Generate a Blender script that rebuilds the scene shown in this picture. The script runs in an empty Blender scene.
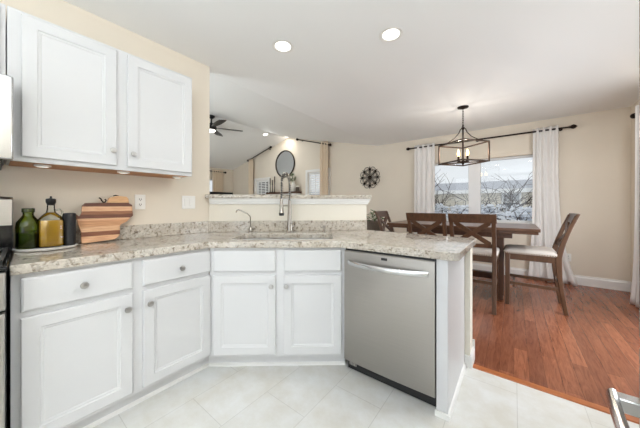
import bpy, math, random
from mathutils import Vector, Matrix
random.seed(7)
S = bpy.context.scene
COL = S.collection
PI = math.pi

# ------------------------------------------------------------------ camera, world, exposure
cam_data = bpy.data.cameras.new('camera')
cam_data.sensor_width = 36.0
cam_data.lens = 251.48 / 640 * 36
cam_data.shift_y = -8.7 / 640
cam_data.clip_start = 0.02
cam = bpy.data.objects.new('camera', cam_data)
COL.objects.link(cam)
cam.location = (0, 0, 1.168)
cam.rotation_euler = (PI / 2, 0, math.radians(37.639))
S.camera = cam

world = bpy.data.worlds.new('overcast_sky')
S.world = world
world.use_nodes = True
bg = world.node_tree.nodes['Background']
bg.inputs[0].default_value = (0.85, 0.90, 0.94, 1)
bg.inputs[1].default_value = 0.82

S.view_settings.view_transform = 'Standard'
S.view_settings.look = 'None'
S.view_settings.gamma = 1
S.view_settings.use_curve_mapping = False
S.view_settings.exposure = 0.21
S.cycles.max_bounces = 10
S.cycles.diffuse_bounces = 6
S.cycles.glossy_bounces = 5
S.cycles.transmission_bounces = 8
S.cycles.transparent_max_bounces = 12
S.cycles.sample_clamp_indirect = 6
S.cycles.caustics_reflective = False
S.cycles.caustics_refractive = False

CAN_WATTS = 0.6
CAN_COLOR = (0.96, 0.985, 1.0)

def fill_panel(name, loc, rot, w, h, watts, color=(.88, .945, 1.0)):
    l = bpy.data.lights.new(name, 'AREA'); l.shape = 'RECTANGLE'; l.size = w; l.size_y = h; l.energy = watts; l.color = color
    o = bpy.data.objects.new(name, l); COL.objects.link(o); o.location = loc; o.rotation_euler = rot
    return o
# unseen fill panels, added: open rear end, patio door, open living room end
fill_panel('fill_rear', (-.5, -2.5, 1.35), (PI / 2, 0, 0), 3.3, 2.1, 26)
fill_panel('fill_patio', (1.2, 3.12, .85), (PI / 2, 0, PI / 2), 1.15, 1.4, 25)
fill_panel('fill_living', (-5.2, -1.1, 1.4), (PI / 2, 0, 0), 5.0, 2.2, 11)

# ------------------------------------------------------------------ materials
def lin(c):
    return tuple(((v / 255) / 12.92 if v / 255 <= .04045 else ((v / 255 + .055) / 1.055) ** 2.4) for v in c) + (1,)

def mat(name, rgb, rough=.5, metal=0.0, var=0.0, scale=8.0, bump=0.0, spec=.5, coat=0.0, stretch=(1, 1, 1)):
    m = bpy.data.materials.new(name); m.use_nodes = True
    nt = m.node_tree; b = nt.nodes['Principled BSDF']
    b.inputs['Base Color'].default_value = lin(rgb)
    b.inputs['Roughness'].default_value = rough
    b.inputs['Metallic'].default_value = metal
    b.inputs['Specular IOR Level'].default_value = spec
    b.inputs['Coat Weight'].default_value = coat
    if var or bump:
        tc = nt.nodes.new('ShaderNodeTexCoord'); mp = nt.nodes.new('ShaderNodeMapping')
        mp.inputs['Scale'].default_value = stretch
        nz = nt.nodes.new('ShaderNodeTexNoise'); nz.inputs['Scale'].default_value = scale; nz.inputs['Detail'].default_value = 6
        nt.links.new(tc.outputs['Object'], mp.inputs[0]); nt.links.new(mp.outputs[0], nz.inputs['Vector'])
        if var:
            r = nt.nodes.new('ShaderNodeValToRGB')
            c = lin(rgb)
            r.color_ramp.elements[0].position = .3; r.color_ramp.elements[1].position = .7
            r.color_ramp.elements[0].color = tuple(v * (1 - var) for v in c[:3]) + (1,)
            r.color_ramp.elements[1].color = tuple(min(1, v * (1 + var)) for v in c[:3]) + (1,)
            nt.links.new(nz.outputs['Fac'], r.inputs[0]); nt.links.new(r.outputs[0], b.inputs['Base Color'])
        if bump:
            bp = nt.nodes.new('ShaderNodeBump'); bp.inputs['Strength'].default_value = bump; bp.inputs['Distance'].default_value = .01
            nt.links.new(nz.outputs['Fac'], bp.inputs['Height']); nt.links.new(bp.outputs[0], b.inputs['Normal'])
    return m

def emit(name, rgb, strength):
    m = bpy.data.materials.new(name); m.use_nodes = True
    b = m.node_tree.nodes['Principled BSDF']
    b.inputs['Base Color'].default_value = lin(rgb)
    b.inputs['Emission Color'].default_value = lin(rgb); b.inputs['Emission Strength'].default_value = strength
    return m

def glass_pane(name, tint=(1, 1, 1)):
    m = bpy.data.materials.new(name); m.use_nodes = True
    nt = m.node_tree; nt.nodes.remove(nt.nodes['Principled BSDF'])
    out = nt.nodes['Material Output']
    tr = nt.nodes.new('ShaderNodeBsdfTransparent'); tr.inputs[0].default_value = tint + (1,)
    gl = nt.nodes.new('ShaderNodeBsdfGlossy'); gl.inputs['Roughness'].default_value = .01
    fr = nt.nodes.new('ShaderNodeFresnel'); fr.inputs[0].default_value = 1.45
    mx = nt.nodes.new('ShaderNodeMixShader')
    nt.links.new(fr.outputs[0], mx.inputs[0]); nt.links.new(tr.outputs[0], mx.inputs[1]); nt.links.new(gl.outputs[0], mx.inputs[2])
    nt.links.new(mx.outputs[0], out.inputs['Surface'])
    return m

def clear_glass(name, rgb, rough=.02):
    m = bpy.data.materials.new(name); m.use_nodes = True
    b = m.node_tree.nodes['Principled BSDF']
    b.inputs['Base Color'].default_value = lin(rgb); b.inputs['Roughness'].default_value = rough
    b.inputs['Transmission Weight'].default_value = 1.0; b.inputs['IOR'].default_value = 1.3
    return m

def curtain_mat(name, rgb, transl):
    m = bpy.data.materials.new(name); m.use_nodes = True
    nt = m.node_tree; b = nt.nodes['Principled BSDF']
    b.inputs['Base Color'].default_value = lin(rgb); b.inputs['Roughness'].default_value = .9
    b.inputs['Specular IOR Level'].default_value = .1
    t = nt.nodes.new('ShaderNodeBsdfTranslucent'); t.inputs[0].default_value = lin(rgb)
    mx = nt.nodes.new('ShaderNodeMixShader'); mx.inputs[0].default_value = transl
    nt.links.new(b.outputs[0], mx.inputs[1]); nt.links.new(t.outputs[0], mx.inputs[2])
    nt.links.new(mx.outputs[0], nt.nodes['Material Output'].inputs['Surface'])
    return m

def ramp(nt, pts, interp='LINEAR'):
    r = nt.nodes.new('ShaderNodeValToRGB'); cr = r.color_ramp; cr.interpolation = interp
    while len(cr.elements) < len(pts): cr.elements.new(.5)
    for e, (p, c) in zip(cr.elements, pts): e.position = p; e.color = lin(c)
    return r

def granite(name):
    m = bpy.data.materials.new(name); m.use_nodes = True
    nt = m.node_tree; b = nt.nodes['Principled BSDF']; L = nt.links.new
    tc = nt.nodes.new('ShaderNodeTexCoord')
    n1 = nt.nodes.new('ShaderNodeTexNoise'); n1.inputs['Scale'].default_value = 7; n1.inputs['Detail'].default_value = 8; n1.inputs['Roughness'].default_value = .7
    n2 = nt.nodes.new('ShaderNodeTexNoise'); n2.inputs['Scale'].default_value = 48; n2.inputs['Detail'].default_value = 5; n2.inputs['Roughness'].default_value = .75
    n3 = nt.nodes.new('ShaderNodeTexVoronoi'); n3.inputs['Scale'].default_value = 90
    n4 = nt.nodes.new('ShaderNodeTexNoise'); n4.inputs['Scale'].default_value = 40; n4.inputs['Detail'].default_value = 6; n4.inputs['Distortion'].default_value = .6
    for n in (n1, n2, n3, n4): L(tc.outputs['Object'], n.inputs['Vector'])
    r1 = ramp(nt, [(.35, (192, 182, 168)), (.5, (208, 200, 189)), (.65, (218, 213, 205))]); L(n1.outputs['Fac'], r1.inputs[0])
    r2 = ramp(nt, [(.33, (140, 132, 122)), (.47, (255, 255, 255))]); L(n2.outputs['Fac'], r2.inputs[0])
    r4 = ramp(nt, [(.56, (255, 255, 255)), (.66, (150, 132, 112)), (.74, (96, 82, 74))]); L(n4.outputs['Fac'], r4.inputs[0])
    r3 = ramp(nt, [(.0, (200, 196, 188)), (1, (255, 255, 255))]); L(n3.outputs['Color'], r3.inputs[0])
    def mul(a, c, f):
        x = nt.nodes.new('ShaderNodeMix'); x.data_type = 'RGBA'; x.blend_type = 'MULTIPLY'; x.inputs[0].default_value = f
        L(a, x.inputs[6]); L(c, x.inputs[7]); return x.outputs[2]
    o = mul(mul(mul(r1.outputs[0], r2.outputs[0], .75), r4.outputs[0], .72), r3.outputs[0], .7)
    L(o, b.inputs['Base Color'])
    b.inputs['Roughness'].default_value = .07
    return m

def tile_mat(name):
    m = bpy.data.materials.new(name); m.use_nodes = True
    nt = m.node_tree; b = nt.nodes['Principled BSDF']; L = nt.links.new
    tc = nt.nodes.new('ShaderNodeTexCoord'); mp = nt.nodes.new('ShaderNodeMapping')
    mp.inputs['Rotation'].default_value = (0, 0, PI / 2); mp.inputs['Location'].default_value = (-.505, -.015, 0)
    br = nt.nodes.new('ShaderNodeTexBrick'); br.offset = .5
    br.inputs['Scale'].default_value = 1; br.inputs['Brick Width'].default_value = .62; br.inputs['Row Height'].default_value = .31
    br.inputs['Mortar Size'].default_value = .0022; br.inputs['Mortar Smooth'].default_value = .3; br.inputs['Bias'].default_value = 0
    br.inputs['Color1'].default_value = lin((221, 221, 219)); br.inputs['Color2'].default_value = lin((225, 225, 223)); br.inputs['Mortar'].default_value = lin((203, 202, 199))
    nz = nt.nodes.new('ShaderNodeTexNoise'); nz.inputs['Scale'].default_value = 5; nz.inputs['Detail'].default_value = 7; nz.inputs['Roughness'].default_value = .65
    r = ramp(nt, [(.35, (238, 234, 226)), (.65, (255, 255, 255))])
    L(tc.outputs['Object'], mp.inputs[0]); L(mp.outputs[0], br.inputs['Vector']); L(tc.outputs['Object'], nz.inputs['Vector']); L(nz.outputs['Fac'], r.inputs[0])
    x = nt.nodes.new('ShaderNodeMix'); x.data_type = 'RGBA'; x.blend_type = 'MULTIPLY'; x.inputs[0].default_value = 1
    L(br.outputs['Color'], x.inputs[6]); L(r.outputs[0], x.inputs[7]); L(x.outputs[2], b.inputs['Base Color'])
    b.inputs['Roughness'].default_value = .28
    return m

def plank_mat(name):
    m = bpy.data.materials.new(name); m.use_nodes = True
    nt = m.node_tree; b = nt.nodes['Principled BSDF']; L = nt.links.new
    tc = nt.nodes.new('ShaderNodeTexCoord'); mp = nt.nodes.new('ShaderNodeMapping'); mp.inputs['Rotation'].default_value = (0, 0, PI / 2)
    br = nt.nodes.new('ShaderNodeTexBrick'); br.offset = .37
    br.inputs['Scale'].default_value = 1; br.inputs['Brick Width'].default_value = 1.1; br.inputs['Row Height'].default_value = .085
    br.inputs['Mortar Size'].default_value = .0012; br.inputs['Bias'].default_value = 0
    br.inputs['Color1'].default_value = lin((172, 110, 80)); br.inputs['Color2'].default_value = lin((140, 86, 62)); br.inputs['Mortar'].default_value = lin((104, 62, 42))
    mp2 = nt.nodes.new('ShaderNodeMapping'); mp2.inputs['Scale'].default_value = (26, 2.6, 1)
    nz = nt.nodes.new('ShaderNodeTexNoise'); nz.inputs['Scale'].default_value = 1.6; nz.inputs['Detail'].default_value = 8; nz.inputs['Roughness'].default_value = .7; nz.inputs['Distortion'].default_value = 1.3
    r = ramp(nt, [(.28, (160, 140, 132)), (.48, (222, 214, 210)), (.72, (255, 255, 255))])
    L(tc.outputs['Object'], mp.inputs[0]); L(mp.outputs[0], br.inputs['Vector'])
    L(tc.outputs['Object'], mp2.inputs[0]); L(mp2.outputs[0], nz.inputs['Vector']); L(nz.outputs['Fac'], r.inputs[0])
    x = nt.nodes.new('ShaderNodeMix'); x.data_type = 'RGBA'; x.blend_type = 'MULTIPLY'; x.inputs[0].default_value = 1
    L(br.outputs['Color'], x.inputs[6]); L(r.outputs[0], x.inputs[7]); L(x.outputs[2], b.inputs['Base Color'])
    bp = nt.nodes.new('ShaderNodeBump'); bp.inputs['Strength'].default_value = .25; bp.inputs['Distance'].default_value = .004
    L(nz.outputs['Fac'], bp.inputs['Height']); L(bp.outputs[0], b.inputs['Normal'])
    b.inputs['Roughness'].default_value = .27
    return m

def bands_mat(name, pts, lo, hi, axis='Z', grain=True):
    m = bpy.data.materials.new(name); m.use_nodes = True
    nt = m.node_tree; b = nt.nodes['Principled BSDF']; L = nt.links.new
    tc = nt.nodes.new('ShaderNodeTexCoord'); sp = nt.nodes.new('ShaderNodeSeparateXYZ'); mr = nt.nodes.new('ShaderNodeMapRange')
    mr.inputs['From Min'].default_value = lo; mr.inputs['From Max'].default_value = hi
    L(tc.outputs['Object'], sp.inputs[0]); L(sp.outputs[axis], mr.inputs['Value'])
    r = ramp(nt, pts, 'CONSTANT'); L(mr.outputs[0], r.inputs[0])
    mp = nt.nodes.new('ShaderNodeMapping'); mp.inputs['Scale'].default_value = (1, 2, 30)
    nz = nt.nodes.new('ShaderNodeTexNoise'); nz.inputs['Scale'].default_value = 6; nz.inputs['Detail'].default_value = 5
    L(tc.outputs['Object'], mp.inputs[0]); L(mp.outputs[0], nz.inputs['Vector'])
    g = ramp(nt, [(.3, (215, 200, 190)), (.7, (255, 255, 255))]); L(nz.outputs['Fac'], g.inputs[0])
    x = nt.nodes.new('ShaderNodeMix'); x.data_type = 'RGBA'; x.blend_type = 'MULTIPLY'; x.inputs[0].default_value = 1 if grain else 0
    L(r.outputs[0], x.inputs[6]); L(g.outputs[0], x.inputs[7]); L(x.outputs[2], b.inputs['Base Color'])
    b.inputs['Roughness'].default_value = .45
    return m

def siding_mat(name, rgb, pitch):
    m = bpy.data.materials.new(name); m.use_nodes = True
    nt = m.node_tree; b = nt.nodes['Principled BSDF']; L = nt.links.new
    tc = nt.nodes.new('ShaderNodeTexCoord'); sp = nt.nodes.new('ShaderNodeSeparateXYZ')
    d = nt.nodes.new('ShaderNodeMath'); d.operation = 'DIVIDE'; d.inputs[1].default_value = pitch
    fr = nt.nodes.new('ShaderNodeMath'); fr.operation = 'FRACT'
    L(tc.outputs['Object'], sp.inputs[0]); L(sp.outputs['Z'], d.inputs[0]); L(d.outputs[0], fr.inputs[0])
    c = rgb
    r = ramp(nt, [(0, tuple(int(v * .82) for v in c)), (.16, c), (1, c)]); L(fr.outputs[0], r.inputs[0]); L(r.outputs[0], b.inputs['Base Color'])
    b.inputs['Roughness'].default_value = .7
    return m

M = dict(
    wall=mat('beige_wall_paint', (229, 219, 204), .85, var=.012, scale=3, spec=.2),
    halfwall=mat('cream_wall_paint', (232, 226, 213), .8, spec=.2),
    ceiling=mat('white_ceiling_paint', (246, 246, 245), .9, spec=.1),
    trim=mat('white_trim_paint', (238, 237, 234), .4),
    cab=mat('white_cabinet_paint', (214, 214, 215), .35, spec=.4),
    cabwood=mat('birch_cabinet_underside', (176, 120, 70), .5, var=.12, scale=4, stretch=(8, 1, 1)),
    nickel=mat('brushed_nickel', (188, 186, 184), .34, 1.0),
    steel=mat('brushed_stainless_steel', (176, 172, 167), .36, 1.0, var=.03, scale=4, stretch=(1, 1, 60)),
    bright_steel=mat('polished_steel', (206, 206, 206), .18, 1.0),
    chrome=mat('satin_faucet_metal', (168, 162, 154), .22, 1.0),
    sinksteel=mat('sink_steel', (222, 222, 222), .4, .3),
    black=mat('black_plastic', (18, 18, 20), .35),
    blackgloss=mat('black_gloss_enamel', (10, 10, 12), .12),
    granite=granite('speckled_granite'),
    tile=tile_mat('pale_stone_tile'),
    planks=plank_mat('red_brown_hardwood'),
    threshold=mat('oak_threshold', (168, 98, 54), .35, var=.1, scale=8, stretch=(3, 1, 1)),
    darkwood=mat('dark_walnut_stain', (84, 54, 35), .4, var=.22, scale=7, stretch=(6, 6, 1)),
    midwood=mat('walnut_stain', (86, 59, 40), .38, var=.25, scale=7, stretch=(6, 6, 1)),
    tablewood=mat('walnut_table_top', (92, 60, 38), .3, var=.25, scale=5, stretch=(1, 8, 8)),
    linen=mat('oatmeal_linen', (205, 196, 188), .95, var=.06, scale=160, bump=.3, spec=.1),
    nail=mat('dark_brass_nailhead', (120, 100, 76), .35, 1.0),
    bronze=mat('dark_bronze', (44, 33, 27), .42, .8),
    iron=mat('aged_iron', (70, 54, 44), .45, .7),
    curtain=curtain_mat('sheer_white_curtain', (252, 250, 248), .25),
    beigecurtain=curtain_mat('beige_curtain', (240, 224, 202), .15),
    pane=glass_pane('window_glass'),
    vinyl=mat('white_vinyl', (240, 240, 240), .4),
    plastic=mat('white_plastic', (240, 238, 234), .4),
    slot=mat('dark_slot', (70, 62, 56), .6),
    porcelain=mat('white_porcelain', (240, 238, 234), .18),
    greenglass=glass_pane('green_bottle_glass', (.56, .68, .18)),
    clearglass=glass_pane('clear_bottle_glass', (.93, .95, .92)),
    oil=mat('golden_olive_oil', (200, 150, 36), .12),
    darkoil=mat('dark_green_oil', (50, 58, 16), .15),
    label=mat('cream_paper_label', (216, 204, 160), .7, var=.15, scale=40),
    charcoal=mat('charcoal_fabric', (22, 22, 25), .6, bump=.3, scale=200),
    canlens=emit('can_lens', (255, 250, 240), 3.5),
    pucklens=emit('puck_lens', (255, 250, 240), .55),
    bulb=emit('warm_bulb', (255, 205, 130), 9.0),
    fanlamp=emit('fan_lamp', (255, 250, 240), 3.0),
    mirror=mat('mirror_silver', (225, 230, 236), .03, 1.0),
    leaf=mat('plant_leaf', (70, 96, 44), .6, var=.3, scale=20),
    ceramic=mat('white_ceramic', (225, 222, 214), .35),
    wicker=mat('grey_wicker', (92, 82, 72), .8, var=.35, scale=60, bump=.5),
    snow=mat('snow', (236, 240, 246), .9, bump=.4, scale=3, spec=.1),
    bark=mat('bare_bark', (70, 58, 52), .9, var=.25, scale=12),
    siding=siding_mat('beige_lap_siding', (222, 214, 198), .12),
    roof=mat('frosted_grey_shingles', (186, 188, 194), .9, var=.12, scale=6),
    fence=mat('weathered_grey_wood', (196, 192, 188), .85, var=.12, scale=6),
    darkpane=mat('dark_house_window', (74, 80, 88), .12),
    blind=mat('pale_window_blind', (176, 178, 180), .5),
    bounce_carpet=mat('pale_bounce_carpet', (214, 212, 206), .95, var=.06, scale=120, bump=.3, spec=.1),
    paper=mat('sheet_metal_vent', (200, 200, 200), .5),
)
M['board'] = bands_mat('striped_hardwood', [
    (0, (226, 180, 140)), (.135, (134, 84, 56)), (.225, (226, 184, 146)), (.33, (206, 156, 114)), (.455, (228, 186, 148)),
    (.46, (228, 186, 148)), (.50, (112, 68, 46)), (.575, (150, 102, 72)), (.645, (226, 184, 148)), (.75, (104, 62, 42)), (.83, (224, 182, 136))], .918, 1.255)

# ------------------------------------------------------------------ mesh helpers
class MB:
    def __init__(self): self.v = []; self.f = []
    def add(self, vs, fs):
        o = len(self.v); self.v += [tuple(p) for p in vs]; self.f += [tuple(i + o for i in q) for q in fs]; return self
    def box(self, x0, x1, y0, y1, z0, z1):
        v = [(x, y, z) for z in (z0, z1) for y in (y0, y1) for x in (x0, x1)]
        return self.add(v, [(0, 2, 3, 1), (4, 5, 7, 6), (0, 1, 5, 4), (2, 6, 7, 3), (0, 4, 6, 2), (1, 3, 7, 5)])
    def bar(self, p, q, w, h, up=(0, 0, 1)):
        p, q = Vector(p), Vector(q); d = (q - p).normalized(); up = Vector(up)
        s = d.cross(up)
        if s.length < 1e-4: s = d.cross(Vector((1, 0, 0)))
        s.normalize(); u = s.cross(d)
        v = []
        for e in (p, q):
            for a, b in ((-1, -1), (1, -1), (1, 1), (-1, 1)): v.append(e + s * (w / 2 * a) + u * (h / 2 * b))
        return self.add(v, [(3, 2, 1, 0), (4, 5, 6, 7), (0, 1, 5, 4), (1, 2, 6, 5), (2, 3, 7, 6), (3, 0, 4, 7)])
    def tube(self, pts, r, n=8, cap=True):
        pts = [Vector(p) for p in pts]; N = len(pts); rs = r if isinstance(r, (list, tuple)) else [r] * N
        t0 = (pts[1] - pts[0]).normalized(); a = t0.orthogonal().normalized(); v = []
        for i, p in enumerate(pts):
            t = (pts[min(i + 1, N - 1)] - pts[max(i - 1, 0)]).normalized()
            a = (a - t * a.dot(t))
            a = a.normalized() if a.length > 1e-6 else t.orthogonal().normalized()
            b = t.cross(a)
            for k in range(n):
                w = 2 * PI * k / n; v.append(p + (a * math.cos(w) + b * math.sin(w)) * rs[i])
        f = [(i * n + k, i * n + (k + 1) % n, (i + 1) * n + (k + 1) % n, (i + 1) * n + k) for i in range(N - 1) for k in range(n)]
        if cap: f += [tuple(range(n - 1, -1, -1)), tuple(range((N - 1) * n, N * n))]
        return self.add(v, f)
    def lathe(self, prof, c=(0, 0, 0), axis=(0, 0, 1), n=24, sx=1.0):
        ax = Vector(axis).normalized(); a = ax.orthogonal().normalized()
        if abs(ax.z) > .99: a = Vector((1, 0, 0))
        b = ax.cross(a); c = Vector(c); v = []
        for r, z in prof:
            for k in range(n):
                w = 2 * PI * k / n; v.append(c + ax * z + (a * math.cos(w) * sx + b * math.sin(w)) * max(r, 1e-4))
        N = len(prof)
        f = [(i * n + k, i * n + (k + 1) % n, (i + 1) * n + (k + 1) % n, (i + 1) * n + k) for i in range(N - 1) for k in range(n)]
        f += [tuple(range(n - 1, -1, -1)), tuple(range((N - 1) * n, N * n))]
        return self.add(v, f)
    def prism(self, poly, z0, z1):
        n = len(poly)
        v = [(x, y, z0) for x, y in poly] + [(x, y, z1) for x, y in poly]
        return self.add(v, [tuple(range(n - 1, -1, -1)), tuple(range(n, 2 * n))] + [(i, (i + 1) % n, n + (i + 1) % n, n + i) for i in range(n)])
    def prism_y(self, poly, y0, y1):      # polygon in x,z swept along y
        n = len(poly)
        v = [(x, y0, z) for x, z in poly] + [(x, y1, z) for x, z in poly]
        return self.add(v, [tuple(range(n)), tuple(range(2 * n - 1, n - 1, -1))] + [((i + 1) % n, i, n + i, n + (i + 1) % n) for i in range(n)])
    def prism_x(self, poly, x0, x1):      # polygon in y,z swept along x
        n = len(poly)
        v = [(x0, y, z) for y, z in poly] + [(x1, y, z) for y, z in poly]
        return self.add(v, [tuple(range(n - 1, -1, -1)), tuple(range(n, 2 * n))] + [(i, (i + 1) % n, n + (i + 1) % n, n + i) for i in range(n)])
    def ball(self, c, r, n=10, m=6, sz=(1, 1, 1)):
        v = []; c = Vector(c)
        for i in range(m + 1):
            t = PI * i / m
            for k in range(n):
                w = 2 * PI * k / n
                v.append((c.x + r * sz[0] * max(math.sin(t), 1e-3) * math.cos(w), c.y + r * sz[1] * max(math.sin(t), 1e-3) * math.sin(w), c.z - r * sz[2] * math.cos(t)))
        return self.add(v, [(i * n + k, i * n + (k + 1) % n, (i + 1) * n + (k + 1) % n, (i + 1) * n + k) for i in range(m) for k in range(n)])
    def rings(self, x0, x1, z0, z1, prof):  # stepped panel facing -y: prof = [(inset, y), ...]
        v = []
        for ins, y in prof: v += [(x0 + ins, y, z0 + ins), (x1 - ins, y, z0 + ins), (x1 - ins, y, z1 - ins), (x0 + ins, y, z1 - ins)]
        f = []
        for i in range(len(prof) - 1):
            for k in range(4): f.append((i * 4 + k, i * 4 + (k + 1) % 4, (i + 1) * 4 + (k + 1) % 4, (i + 1) * 4 + k))
        L = (len(prof) - 1) * 4
        f += [(L, L + 1, L + 2, L + 3), (3, 2, 1, 0)]
        return self.add(v, f)
    def build(self, name, m, parent=None, bevel=0, smooth=True, angle=35, seg=2):
        me = bpy.data.meshes.new(name)
        me.from_pydata([tuple(p) for p in self.v], [], self.f); me.validate()
        import bmesh
        bm = bmesh.new(); bm.from_mesh(me); bmesh.ops.recalc_face_normals(bm, faces=bm.faces); bm.to_mesh(me); bm.free()
        me.materials.append(M[m] if isinstance(m, str) else m)
        if smooth:
            me.polygons.foreach_set('use_smooth', [True] * len(me.polygons)); me.set_sharp_from_angle(angle=math.radians(angle))
        o = bpy.data.objects.new(name, me); COL.objects.link(o)
        if parent is not None: o.parent = parent
        if bevel:
            b = o.modifiers.new('edge', 'BEVEL'); b.width = bevel; b.segments = seg; b.limit_method = 'ANGLE'; b.angle_limit = math.radians(40)
        return o

def tag(o, label, cat, group=None, kind=None):
    o['label'] = label; o['category'] = cat
    if group: o['group'] = group
    if kind: o['kind'] = kind
    return o
def thing(name, label, cat, loc=(0, 0, 0), rz=0.0, group=None):
    o = bpy.data.objects.new(name, None); COL.objects.link(o); o.location = loc; o.rotation_euler = (0, 0, rz); o.empty_display_size = .05
    return tag(o, label, cat, group)
def struct(name, mb, m, parent=None, bevel=0, smooth=False):
    o = mb.build(name, m, parent, bevel, smooth)
    if parent is None: o['kind'] = 'structure'
    return o
def dup(o, loc=None, rz=None, label=None, parent=None):
    c = o.copy(); COL.objects.link(c)
    if parent is not None: c.parent = parent
    if loc is not None: c.location = loc
    if rz is not None: c.rotation_euler = (0, 0, rz)
    if label: c['label'] = label
    for ch in list(o.children): dup(ch, parent=c)
    return c
def wall_with_holes(mb, axis, a0, a1, z0, z1, t0, t1, holes):
    A = sorted({a0, a1} | {h[0] for h in holes} | {h[1] for h in holes}); Z = sorted({z0, z1} | {h[2] for h in holes} | {h[3] for h in holes})
    for i in range(len(A) - 1):
        for j in range(len(Z) - 1):
            ca, cz = (A[i] + A[i + 1]) / 2, (Z[j] + Z[j + 1]) / 2
            if any(h[0] < ca < h[1] and h[2] < cz < h[3] for h in holes): continue
            if axis == 'x': mb.box(A[i], A[i + 1], t0, t1, Z[j], Z[j + 1])
            else: mb.box(t0, t1, A[i], A[i + 1], Z[j], Z[j + 1])
    return mb

# ------------------------------------------------------------------ the room
CEIL = 2.5; WX = -2.32; WY = 5.25; RX = 1.25; LX = -8.0; RIDGE = (-5.23, 3.135)
struct('floor_tile', MB().box(WX - .12, RX, -2.6, 2.115, -.05, 0), 'tile')
struct('floor_wood', MB().box(WX - .9, RX, 2.115, WY, -.05, 0), 'planks')
struct('floor_living', MB().box(LX, WX - .9, -1.2, WY, -.05, .004).box(WX - .9, WX - .12, -1.2, 2.115, -.05, .004), 'bounce_carpet')  # unseen living floor made pale to take pink bounce off the vault
struct('trim_1', MB().prism_x([(2.10, 0), (2.105, .006), (2.15, .006), (2.155, 0)], -.245, RX), 'threshold')
struct('ceiling', MB().box(WX - .10, RX + .12, -2.6, WY, CEIL, CEIL + .1), 'ceiling')
zl = 2.437
struct('ceiling_vaulted', MB().prism_y([(WX - .10, CEIL), (RIDGE[0], RIDGE[1]), (LX, zl), (LX, zl + .1), (RIDGE[0], RIDGE[1] + .1), (WX - .10, CEIL + .1)], -1.2, WY), 'ceiling')
struct('wall_left', MB().box(WX - .12, WX, -2.6, 1.268, 0, CEIL), 'wall')
WIN = (-1.47, .37, .88, 1.985)
LW1 = (-6.72, -6.08, .75, 1.975); LW2 = (-4.47, -3.78, .75, 2.06)
wb = wall_with_holes(MB(), 'x', LX - .12, RX + .12, 0, CEIL - .063, WY, WY + .14, [WIN, LW1, LW2])
wb.prism_y([(LX - .12, zl), (RX + .12, zl), (RX + .12, CEIL + .1), (WX - .1, CEIL + .1), (RIDGE[0], RIDGE[1] + .12), (LX - .12, zl + .1)], WY, WY + .14)
struct('wall_back', wb, 'wall')
DOORH = (2.55, 4.45, 0.0, 2.08)
struct('wall_right', wall_with_holes(MB(), 'y', -2.6, WY, 0, CEIL, RX, RX + .14, [DOORH]), 'wall')
LLW = (3.5, 4.75, .8, 2.05)
struct('wall_living', wall_with_holes(MB(), 'y', -1.2, WY, 0, zl, LX - .14, LX, [LLW]), 'wall')

def base_prof(h, t=.015): return [(0, 0), (t, 0), (t, h * .78), (t * .55, h * .88), (t * .45, h), (0, h)]
def baseboard(name, a0, a1, axis, wallpos, sgn, h=.14):
    mb = MB()
    pr = [(wallpos + sgn * p, z) for p, z in base_prof(h)]
    (mb.prism_x(pr, a0, a1) if axis == 'x' else mb.prism_y(pr, a0, a1))
    return struct(name, mb, 'trim')
baseboard('baseboard_back', WX - 5, RX, 'x', WY, -1)
baseboard('baseboard_right', 4.53, WY - .02, 'y', RX, -1)

# dining window
w = MB()
def win_frame(mb, x0, x1, z0, z1, y, fw=.05, d=.06):
    mb.box(x0, x0 + fw, y, y + d, z0, z1).box(x1 - fw, x1, y, y + d, z0, z1).box(x0 + fw, x1 - fw, y, y + d, z0, z0 + fw).box(x0 + fw, x1 - fw, y, y + d, z1 - fw, z1)
x0, x1, z0, z1 = WIN
MX0, MX1 = -.655, -.475
win_frame(w, x0, MX0 + .03, z0, z1, WY + .05, .035)
win_frame(w, MX1 - .03, x1, z0, z1, WY + .05, .035)
w.box(MX0, MX1, WY + .02, WY + .12, z0, z1)
win1 = struct('window_1', w, 'vinyl', bevel=.004)
MB().box(x0 + .02, MX0, WY + .075, WY + .08, z0 + .02, z1 - .02).build('glass', 'pane', win1, smooth=False)
MB().box(MX1, x1 - .02, WY + .075, WY + .08, z0 + .02, z1 - .02).build('glass', 'pane', win1, smooth=False)
MB().box(x0 - .05, x1 + .05, WY - .05, WY + .05, z0 - .03, z0).build('window_sill', 'trim', win1, .004)
MB().box(x0 - .06, x1 + .06, WY - .015, WY, z1 + .0, z1 + .055).build('head_casing', 'wall', win1, .003)

# living room windows (gable wall) and side window
for k, (a, b, c, d) in enumerate((LW1, LW2)):
    w = MB(); win_frame(w, a, b, c, d, WY + .03, .05, .06)
    w.box(a + .05, b - .05, WY + .05, WY + .08, (c + d) / 2 - .02, (c + d) / 2 + .02)
    for j in range(1, 3):
        xx = a + (b - a) * j / 3; w.box(xx - .01, xx + .01, WY + .05, WY + .07, c + .05, d - .05)
    o = struct('window_%d' % (k + 2), w, 'vinyl')
    MB().box(a + .05, b - .05, WY + .085, WY + .09, c + .05, d - .05).build('glass', 'pane', o, smooth=False)
    m_ = MB(); m_.box(a - .07, a, WY - .018, WY, c - .07, d + .07).box(b, b + .07, WY - .018, WY, c - .07, d + .07).box(a, b, WY - .018, WY, d, d + .07).box(a, b, WY - .018, WY, c - .07, c)
    m_.build('casing', 'trim', o)
    sl = MB()
    for j in range(22):
        zz = c + .06 + (d - c - .12) * j / 21; sl.bar((a + .055, WY + .012, zz), (b - .055, WY + .012, zz), .036, .003, (0, -1, .6))
    sl.build('blind_slats', 'vinyl', o)
a, b, c, d = LLW
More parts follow.
